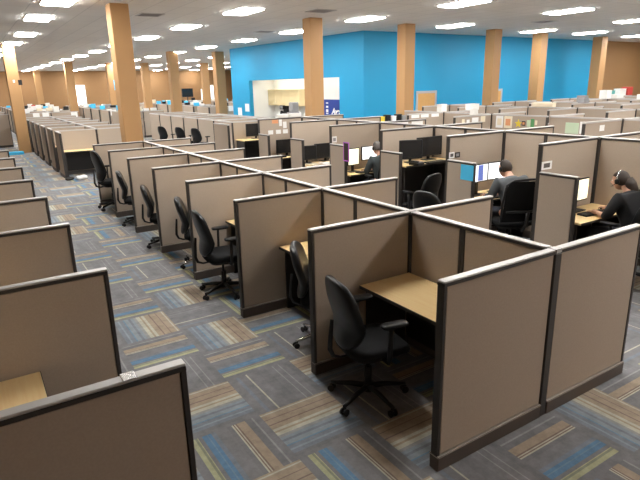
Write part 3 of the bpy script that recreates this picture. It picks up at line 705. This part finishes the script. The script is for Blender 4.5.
tray(22.0, 11.74, .5, .3, .22, 'teal', 'teal box on the rear panels at the right edge')
tray(22.9, 11.74, .5, .3, .28, 'white_paint', 'white box on the rear panels beside teal box')
tray(23.5, 11.74, .4, .3, .34, 'red', 'dark red box on the rear panels at far right')
tray(15.0, 8.54, .3, .2, .14, 'grey_box', 'grey box on fifth row divider')
tray(16.2, 6.94, .25, .2, .15, 'white_paint', 'small white box on fifth row far divider')
tray(8.0, 6.94, .14, .14, .14, 'white_paint', 'white cup shaped box on third row divider')
tray(18.6, 8.54, .3, .2, .16, 'white_paint', 'small white box on sixth row divider')

# ------------------------------------------------------------------ kitchenette
r = thing('wall_cabinet', 'cream upper cabinets above the kitchenette counter', 'cabinet', (10.945, 20.95, 1.52))
b = bm_new(); box(b, -.34, -1.5, 0, 0, 1.5, .74); obj('carcass', mesh_of(b, 'carcass', 'cabinet_cream'), r)
for k in range(4):
    y0 = -1.5 + k * .75
    b = bm_new(); box(b, -.362, y0 + .006, .006, -.3415, y0 + .744, .734, .004); d = obj('cabinet_door', mesh_of(b, 'cabinet_door', 'cabinet_cream'), r)
    b = bm_new(); hy = y0 + (.68 if k % 2 == 0 else .065); cyl(b, (-.375, hy, .06), (-.375, hy, .18), .006); obj('handle', mesh_of(b, 'handle', 'silver'), d)
r = thing('counter', 'kitchenette counter under the cream upper cabinets', 'counter', (10.945, 20.45, 0))
b = bm_new(); box(b, -.56, -2.0, 0, 0, 2.0, .88); obj('base_cabinet', mesh_of(b, 'base_cabinet', 'cabinet_cream'), r)
b = bm_new(); box(b, -.60, -2.02, .881, 0, 2.02, .92, .005); obj('countertop', mesh_of(b, 'countertop', 'grey_box'), r)
def coffee(loc, label):
    r = thing('coffee_machine', label, 'coffee machine', loc)
    b = bm_new(); box(b, -.2, -.18, 0, .2, .18, .06, .01); box(b, 0, -.18, .0605, .2, .18, .62, .01); box(b, -.2, -.18, .43, -.001, .18, .62, .015); obj('body', mesh_of(b, 'body', 'black_plastic'), r)
    b = bm_new(); superell(b, .08, .08, .09, .7, 1, 16, 8, None, (-.1, 0, .16)); obj('jug', mesh_of(b, 'jug', 'silver'), r)
    b = bm_new(); box(b, -.206, -.13, .46, -.2005, .13, .59); obj('control_panel', mesh_of(b, 'control_panel', 'grey_box'), r)
coffee((10.68, 20.95, .921), 'tall black coffee machine on the left of kitchenette counter')
r = thing('microwave', 'dark microwave on the kitchenette counter', 'microwave', (10.7, 20.2, .921))
b = bm_new(); box(b, -.2, -.27, 0, .2, .27, .32, .01); obj('body', mesh_of(b, 'body', 'grey_box'), r)
b = bm_new(); box(b, -.206, -.24, .03, -.2005, .12, .29); obj('door', mesh_of(b, 'door', 'black_plastic'), r)
r = thing('water_dispenser', 'grey dispenser with black tap unit right of the microwave', 'water dispenser', (10.12, 19.15, 0))
b = bm_new(); box(b, -.17, -.19, 0, .17, .19, 1.30, .015); obj('cabinet', mesh_of(b, 'cabinet', 'grey_box'), r)
b = bm_new(); box(b, -.182, -.12, .95, -.171, .12, 1.2); obj('tap_panel', mesh_of(b, 'tap_panel', 'black_plastic'), r)
b = bm_new(); box(b, -.16, -.17, 1.301, .16, .17, 1.72, .02); obj('top_unit', mesh_of(b, 'top_unit', 'grey_box'), r)
for k, (y, m) in enumerate([(21.6, 'white_paint'), (21.35, 'black_plastic'), (19.72, 'paper'), (19.1, 'white_paint')]):
    b = bm_new(); cyl(b, (0, 0, 0), (0, 0, .30), .09, .09, 16); cyl(b, (0, 0, .301), (0, 0, .36), .08, .03, 16)
    single('canister', b, m, ['white canister at the left end of counter', 'black canister left of the coffee machine', 'white canister right of the microwave', 'white canister behind the column on counter'][k], 'canister', (10.72, y, .921), 0, 'canisters on the counter')
r = thing('pull_up_banner', 'dark blue banner with white lettering inside the kitchenette', 'banner', (10.62, 16.5, 0))
b = bm_new(); box(b, -.01, -.95, .06, .0, .95, 1.84); obj('fabric', mesh_of(b, 'fabric', 'banner_blue'), r)
b = bm_new(); box(b, -.12, -.97, 0, .12, .97, .055, .01); obj('base', mesh_of(b, 'base', 'silver'), r)
def text(s, size, loc, rot, parent, mat, shear=0.):
    c = bpy.data.curves.new('lettering', 'FONT'); c.body = s; c.size = size; c.extrude = .002; c.shear = shear; c.offset = .012; c.align_x = 'CENTER'
    c.materials.append(MATS[mat])
    t = bpy.data.objects.new('lettering', c); COL.objects.link(t)
    me = bpy.data.meshes.new_from_object(t.evaluated_get(bpy.context.evaluated_depsgraph_get())); bpy.data.objects.remove(t)
    o = bpy.data.objects.new('lettering', me); COL.objects.link(o); o.parent = parent; o.location = loc; o.rotation_euler = rot
    return o
text('Aver', .34, (-.016, .02, 1.26), (PI / 2, 0, -PI / 2), r, 'paper', .3)
for k in range(6):
    b = bm_new(); h = .05 + .03 * (k % 3); box(b, -.016, .62, 1.72 - k * .14 - h, -.0105, .78, 1.72 - k * .14); obj('lettering_strip', mesh_of(b, 'lettering_strip', 'paper'), r)

# ------------------------------------------------------------------ far clutter
tv = thing('television', 'black television mounted on a far column', 'television', (12.62, 39.9, 0))
b = bm_new(); box(b, -.45, -.04, 1.75, .45, .04, 2.4, .01); obj('casing', mesh_of(b, 'casing', 'black_plastic'), tv)
b = bm_new(); box(b, -.42, -.044, 1.78, .42, -.0405, 2.37); obj('screen', mesh_of(b, 'screen', 'screen_off'), tv)
b = bm_new(); cyl(b, (0, .03, 0), (0, .03, 1.8), .04); box(b, -.35, -.3, 0, .35, .3, .03); obj('stand', mesh_of(b, 'stand', 'black_plastic'), tv)
fm = bm_new(); box(fm, -.27, -.02, 0, .27, .02, .34, .005); box(fm, -.03, -.01, -.12, .03, .01, -.001); fm = mesh_of(fm, 'far_monitor', 'black_plastic')
fp = bm_new(); box(fp, -.15, -.006, 0, .15, .006, .3); fp = mesh_of(fp, 'far_paper', 'paper')
fbx = {}
for m in ('white_paint', 'grey_box', 'red', 'paper_blue', 'paper_warm', 'teal', 'black_plastic'):
    b_ = bm_new(); box(b_, -.2, -.15, 0, .2, .15, .22, .01); fbx[m] = mesh_of(b_, 'far_box', m)
MN = {'white_paint': 'white', 'grey_box': 'grey', 'red': 'red', 'paper_blue': 'blue', 'paper_warm': 'cream', 'teal': 'teal', 'black_plastic': 'black'}
cnt = {}
for rn, xs, y0, hh, rowx in [('first far', 1.5, 29.0, 1.40, (.2, 2.8)), ('second far', 5.55, 26.8, 1.35, (4.45, 6.6)), ('third far', 10.95, 28.5, 1.35, (9.85, 12.05)), ('fourth far', 15.5, 31.0, 1.35, (14.35, 16.65))]:
    for k in range(6):
        y = y0 + 2.6 * k
        for sd, xl, xr in (('left', rowx[0], xs - .05), ('right', xs + .05, rowx[1])):
            for q, slot in enumerate(('outer', 'middle', 'inner') if sd == 'left' else ('inner', 'middle', 'outer')):
                if random.random() < .22: continue
                x = xl + (xr - xl) * (q + .5) / 3 + random.uniform(-.02, .02)
                where = '%s part, %s side of %s divider, %s row' % (slot, sd, ORD[k], rn)
                u = random.random()
                if u < .30: tag(obj('paper_sign', fp, None, (x, y - .042, hh - .30 + random.uniform(-.05, .05)), 0), 'white sheet pinned on the %s' % where, 'paper', 'papers on the far rows')
                else:
                    m = random.choice(['white_paint', 'white_paint', 'white_paint', 'grey_box', 'black_plastic', 'black_plastic', 'red', 'paper_warm', 'paper_blue'])
                    o = tag(obj('storage_box', fbx[m], None, (x, y, hh + .001), 0), '%s box on the %s' % (MN[m], where), 'box', 'boxes on the far rows'); o.scale = (random.uniform(.55, .76), random.uniform(.5, 1), random.uniform(.5, 1.3))
    for k in range(5):
        y = y0 + 2.6 * k
        for sd, x0, x1 in (('left', rowx[0] + .06, xs - .05), ('right', xs + .05, rowx[1] - .06)):
            desk((x0, y + 1.9), (x1, y + 2.52), .74, '-y', 'desk on %s side before %s divider of the %s row' % (sd, ORD[k + 1], rn), 'desks of the far rows')
            fo = tag(obj('monitor', fm, None, ((x0 + x1) / 2, y + 2.3, .862), 0), 'black monitor on %s desk before %s divider of the %s row' % (sd, ORD[k + 1], rn), 'monitor', 'monitors of the far rows')
# things on the floor
b = bm_new(); superell(b, .16, .10, .06, .9, .9, 18, 10, lambda p: Vector((p.x + .02 * math.sin(40 * p.y), p.y, p.z + .012 * math.sin(35 * p.x))), (0, 0, .062)); single('plastic_bag', b, 'paper', 'crumpled white bag on carpet before the row past the column', 'bag', (.30, 14.35, 0))
b = bm_new(); superell(b, .14, .06, .045, .8, .7, 18, 10, None, (0, 0, .046)); single('shoe', b, 'shoe', 'dark shoe on carpet beside the crumpled white bag', 'shoe', (.0, 14.42, 0), .5)
b = bm_new(); box(b, -.2, -.15, 0, .2, .15, .28, .01); single('carton', b, 'white_paint', 'white carton at the foot of the left aisle column', 'box', (.22, 23.2, 0), .3)
b = bm_new(); box(b, -.3, -.12, 0, .3, .12, .12, .01); single('carton', b, 'paper_blue', 'low blue carton left of the aisle column foot', 'box', (-.75, 22.9, 0), .1)
b = bm_new(); box(b, -.3, -.18, 0, .3, .18, .06, .01); single('carton', b, 'paper', 'flat white carton left of blue carton', 'box', (-1.35, 23.2, 0), 0)

# ------------------------------------------------------------------ people
def skin_mesh(name, chains, sub=2):
    """chains: list of lists of (co, radius) ; first chain roots, shared points joined by index through rounding"""
    me = bpy.data.meshes.new(name); vs, es, rad, idx = [], [], [], {}
    for ch in chains:
        prev = None
        for co, r in ch:
            key = tuple(round(c, 4) for c in co)
            if key not in idx: idx[key] = len(vs); vs.append(co); rad.append(r)
            k = idx[key]
            if prev is not None and prev != k: es.append((prev, k))
            prev = k
    me.from_pydata(vs, es, [])
    o = bpy.data.objects.new(name, me); COL.objects.link(o)
    md = o.modifiers.new('skin', 'SKIN'); md.use_smooth_shade = True
    for k, v in enumerate(me.skin_vertices[0].data):
        r = rad[k]; v.radius = (r, r) if isinstance(r, float) else r; v.use_root = (k == 0)
    sd = o.modifiers.new('sub', 'SUBSURF'); sd.levels = sub; sd.render_levels = sub
    dg = bpy.context.evaluated_depsgraph_get(); ev = o.evaluated_get(dg)
    out = bpy.data.meshes.new_from_object(ev)
    bpy.data.objects.remove(o); bpy.data.meshes.remove(me)
    return out
def V3(a): return tuple(float(c) for c in a)
def person(label, loc, rz, J, shirt, hair, hair_long, sleeves_full, nm='person', head_turn=0., head_pitch=0., female=False):
    root = thing(nm, label, 'person', loc, rz)
    k = .92 if female else 1.0
    sw = .165 if female else .19
    L = {}
    pel, wai, che, nb, nk, hd = J['pelvis'], J['waist'], J['chest'], J['neckbase'], J['neck'], J['head']
    chains = [[(pel, (.14 * k, .10 * k)), (wai, (.115 * k, .085 * k)), (che, (.13 * k, .09 * k)), (nb, (.06 * k, .058 * k)), (nk, .052 * k), (tuple(Vector(nk).lerp(Vector(hd), .55)), .05)]]
    for s in ('L', 'R'):
        sh, el, wr = J['sh' + s], J['el' + s], J['wr' + s]
        mid = Vector(el).lerp(Vector(wr), .35)
        chains.append([(che, (.13 * k, .09 * k)), (sh, .055 * k), (tuple(Vector(sh).lerp(Vector(el), .5)), .050 * k), (el, .040 * k), (V3(mid), .042 * k), (wr, .026)])
        chains.append([(pel, (.14 * k, .10 * k)), (J['hip' + s], .088 * k), (J['kn' + s], .062 * k), (V3(Vector(J['kn' + s]).lerp(Vector(J['an' + s]), .35)), .058 * k), (J['an' + s], .038), (J['toe' + s], .034)])
    me = skin_mesh('body', chains)
    bm = bm_new(); bm.from_mesh(me); bpy.data.meshes.remove(me)
    # hands: palm and five separate fingers
    for s in ('L', 'R'):
        sg = -1 if s == 'L' else 1
        wr = Vector(J['wr' + s]); d = Vector(J['hd' + s]).normalized(); up = Vector((0, 0, 1)); sd = d.cross(up).normalized(); up = sd.cross(d).normalized()
        inner = -sg                                                   # thumb side
        hm = skin_mesh('palm', [[(V3(wr - d * .02), .026), (V3(wr + d * .035), (.020, .036)), (V3(wr + d * .085), (.016, .038))]], 2)
        bm.from_mesh(hm); bpy.data.meshes.remove(hm)
        for q, (off, ln) in enumerate([(-.027, .070), (-.009, .082), (.009, .076), (.027, .058)]):
            o_ = off * -inner
            base = wr + d * .075 + sd * o_; m1 = base + d * ln * .55 + up * .008; m2 = m1 + d * ln * .35 - up * .012; m3 = m2 + d * ln * .18 - up * .014
            fmh = skin_mesh('finger', [[(V3(base), .0095), (V3(m1), .0088), (V3(m2), .008), (V3(m3), .0065)]], 1); bm.from_mesh(fmh); bpy.data.meshes.remove(fmh)
        base = wr + d * .03 + sd * inner * .024; m1 = base + d * .035 + sd * inner * .026 - up * .006; m2 = m1 + d * .03 + sd * inner * .004 - up * .01
        fmh = skin_mesh('thumb', [[(V3(base), .012), (V3(m1), .0105), (V3(m2), .008)]], 1); bm.from_mesh(fmh); bpy.data.meshes.remove(fmh)
    # head: skull, jaw, nose, brow, lips, ears
    hrot = Matrix.Translation(hd) @ Matrix.Rotation(head_turn, 4, 'Z') @ Matrix.Rotation(head_pitch, 4, 'X')
    sc = .95 if female else 1.0
    def hf(p):
        q = Vector(p)
        if q.z < -.02:
            t = min(1, (-.02 - q.z) / .1); q.x *= 1 - .30 * t; q.y = q.y * (1 - .18 * t) + .018 * t
        fx = math.exp(-(q.x / .016) ** 2)
        if q.y > 0:
            q.y += .026 * fx * math.exp(-((q.z + .018) / .022) ** 2) + .012 * fx * math.exp(-((q.z - .004) / .03) ** 2)       # nose
            for e in (-1, 1): q.y -= .012 * math.exp(-((q.x - e * .033) / .016) ** 2 - ((q.z - .010) / .012) ** 2)                # eye sockets
            q.y += .006 * math.exp(-(q.x / .022) ** 2 - ((q.z + .058) / .012) ** 2) + .010 * math.exp(-(q.x / .02) ** 2 - ((q.z + .095) / .016) ** 2)
        return hrot @ (q * sc)
    superell(bm, .075, .095, .118, 1, 1, 40, 28, hf)
    for e in (-1, 1):
        superell(bm, .010, .020, .032, 1, 1, 12, 8, lambda p, e=e: hrot @ ((p + Vector((e * .077, -.008, -.008))) * sc))
    obj('body', mesh_of(bm, 'body', 'skin'), root)
    # eyes and mouth
    b = bm_new()
    for e in (-1, 1): superell(b, .013, .010, .008, 1, 1, 12, 8, lambda p, e=e: hrot @ ((p + Vector((e * .032, .078, .010))) * sc))
    obj('eyes', mesh_of(b, 'eyes', 'paper'), root)
    b = bm_new()
    for e in (-1, 1): superell(b, .006, .005, .006, 1, 1, 10, 6, lambda p, e=e: hrot @ ((p + Vector((e * .032, .086, .010))) * sc))
    obj('pupils', mesh_of(b, 'pupils', 'hair_brown'), root)
    b = bm_new(); superell(b, .022, .006, .007, 1, 1, 14, 8, lambda p: hrot @ ((p + Vector((0, .089, -.058))) * sc)); obj('mouth', mesh_of(b, 'mouth', 'lip'), root)
    # hair
    b = bm_new()
    def hairf(p):
        q = Vector(p)
        face = q.y > .0 and q.z < .052 - .25 * max(0, .06 - q.y)
        if face: q = Vector((q.x * .86, q.y * .72, q.z))
        low = -.045 if not hair_long else -.06
        if q.z < low: q.z = low + (q.z - low) * .25
        q += Vector((math.sin(60 * p.z + 30 * p.x), math.sin(50 * p.x + 20 * p.z), 0)) * .0022
        return hrot @ ((q + Vector((0, -.010, .010))) * sc)
    superell(b, .086, .104, .122, 1, 1, 40, 26, hairf)
    if hair_long:
        inv = hrot
        pts = [(0, -.085, .02), (0, -.115, -.05), (.02, -.12, -.13), (.04, -.13, -.22), (.05, -.14, -.31), (.05, -.14, -.36)]
        tube(b, [inv @ Vector(p) for p in pts], [.05, .062, .062, .055, .042, .012], 14, .75)
    obj('hair', mesh_of(b, 'hair', hair), root)
    # headset
    b = bm_new()
    arc = [hrot @ (Vector((.091 * math.cos(a), -.012, .118 * math.sin(a) + .012)) * sc) for a in [PI * t / 14 for t in range(15)]]
    tube(b, arc, .006, 8); hs = obj('headset', mesh_of(b, 'headset', 'silver' if female else 'black_plastic'), root)
    for e in (-1, 1):
        b = bm_new(); superell(b, .014, .03, .034, .7, .9, 16, 8, lambda p, e=e: hrot @ ((p + Vector((e * .094, -.008, -.004))) * sc)); obj('ear_cup', mesh_of(b, 'ear_cup', 'black_plastic'), hs)
    b = bm_new(); tube(b, [hrot @ (Vector(p) * sc) for p in [(-.096, 0, -.02), (-.085, .06, -.06), (-.05, .10, -.065)]], .004, 6)
    obj('microphone', mesh_of(b, 'microphone', 'black_plastic'), hs)
    # clothes
    g = 1.13
    ch = [[(pel, (.175 * k, .14 * k)), (wai, (.165 * k, .135 * k)), (che, (.20 * k, .150 * k)), (V3(Vector(che).lerp(Vector(nb), .7)), (.150 * k, .118 * k)), (V3(Vector(nb).lerp(Vector(nk), .45)), (.074 * k, .074 * k))]]
    for s in ('L', 'R'):
        sh, el, wr = J['sh' + s], J['el' + s], J['wr' + s]
        c = [(che, (.20 * k, .150 * k)), (sh, .090 * k), (tuple(Vector(sh).lerp(Vector(el), .5)), .074 * k)]
        if sleeves_full: c += [(el, .062 * k), (V3(Vector(el).lerp(Vector(wr), .45)), .054 * k), (V3(Vector(el).lerp(Vector(wr), .88)), .040)]
        else: c += [(el, .060 * k), (V3(Vector(el).lerp(Vector(wr), .15)), .056 * k)]
        ch.append(c)
    sm = skin_mesh('shirt', ch); sm.materials.clear(); sm.materials.append(MATS[shirt]); obj('shirt', sm, root)
    ch = [[(V3(Vector(pel) + Vector((0, 0, .05))), (.155 * k, .12 * k)), (pel, (.16 * k, .12 * k))]]
    for s in ('L', 'R'):
        ch.append([(pel, (.16 * k, .12 * k)), (J['hip' + s], .108 * k), (J['kn' + s], .076 * k), (V3(Vector(J['kn' + s]).lerp(Vector(J['an' + s]), .9)), .056)])
    sm = skin_mesh('trousers', ch); sm.materials.clear(); sm.materials.append(MATS['trousers']); obj('trousers', sm, root)
    for s in ('L', 'R'):
        a, t = Vector(J['an' + s]), Vector(J['toe' + s]); mid = (a + t) / 2
        ang = math.atan2(t.y - a.y, t.x - a.x)
        b = bm_new(); superell(b, .14, .05, .045, .7, .7, 20, 10, lambda p: Vector((p.x, p.y, p.z + (.02 if p.x < -.05 else 0)))); o = obj('shoe', mesh_of(b, 'shoe', 'shoe'), root); o.location = (mid.x, mid.y, .047); o.rotation_euler.z = ang
    return root
def seated(lean=.0, hands=((-.12, .46, .79), (.12, .46, .79)), sw=.19, head=(0, .19, 1.235), hdir=((.1, 1, -.12), (-.1, 1, -.12))):
    J = dict(pelvis=(0, -.02, .60), waist=(0, .0 + lean * .3, .76), chest=(0, .04 + lean * .7, .97), neckbase=(0, .075 + lean, 1.10), neck=(0, .095 + lean, 1.135), head=(head[0], head[1] + lean, head[2]))
    for s, sg, h, hd in (('L', -1, hands[0], hdir[0]), ('R', 1, hands[1], hdir[1])):
        J['sh' + s] = (sg * sw, .045 + lean * .8, 1.045); J['el' + s] = (sg * (sw + .06), .16 + lean * .5, .80); J['wr' + s] = h; J['hd' + s] = hd
        J['hip' + s] = (sg * .10, .06, .575); J['kn' + s] = (sg * .14, .44, .56); J['an' + s] = (sg * .14, .40, .10); J['toe' + s] = (sg * .15, .58, .045)
    return J
pm = person('man in grey shirt with dark hair seated facing two white screens', (4.22, 2.74, 0), -.25, seated(.07, ((-.16, .44, .785), (.18, .44, .785)), .215, (0, .19, 1.20)), 'shirt_grey', 'hair_brown', False, True, head_turn=.15, head_pitch=-.15)
pw = person('woman in black shirt with long dark hair and headset, hand on mouse', (4.44, 1.16, 0), -.12, seated(.05, ((-.10, .40, .79), (.24, .47, .79)), .185, (0, .18, 1.215)), 'shirt_black', 'hair_brown', True, False, head_turn=.10, head_pitch=-.18, female=True)
person('grey haired person in dark top seated before bright monitors farther back', (4.36, 5.88, 0), -.15, seated(.03), 'shirt_dark', 'hair_grey', False, True, head_turn=.1, head_pitch=-.15)

pw.scale = (1.08, 1.08, 1.0)
# ------------------------------------------------------------------ world, camera, view
w = bpy.data.worlds.new('World'); SC.world = w; w.use_nodes = True
w.node_tree.nodes['Background'].inputs[0].default_value = (.5, .5, .5, 1); w.node_tree.nodes['Background'].inputs[1].default_value = .05
f, th, ro, ps = 536.995, .281195, -.0237025, .566012
c, s = math.cos, math.sin
fw = Vector((s(ps) * c(th), c(ps) * c(th), -s(th))); rt = Vector((c(ps), -s(ps), 0)); up = rt.cross(fw)
r2 = rt * c(ro) + up * s(ro); u2 = -rt * s(ro) + up * c(ro)
cam = bpy.data.cameras.new('camera'); co = bpy.data.objects.new('camera', cam); COL.objects.link(co)
M = Matrix((r2, u2, -fw)).transposed().to_4x4(); M.translation = Vector((-2.1761, -2.1146, 2.4320)); co.matrix_world = M
cam.sensor_fit = 'HORIZONTAL'; cam.sensor_width = 36; cam.lens = 36 * f / 640; cam.clip_start = .05; cam.clip_end = 200
SC.camera = co
SC.view_settings.view_transform = 'Standard'; SC.view_settings.look = 'None'; SC.view_settings.exposure = .04; SC.view_settings.gamma = 1
SC.view_settings.use_curve_mapping = False
SC.cycles.use_denoising = True; SC.cycles.max_bounces = 8; SC.cycles.diffuse_bounces = 5; SC.cycles.sample_clamp_indirect = 8
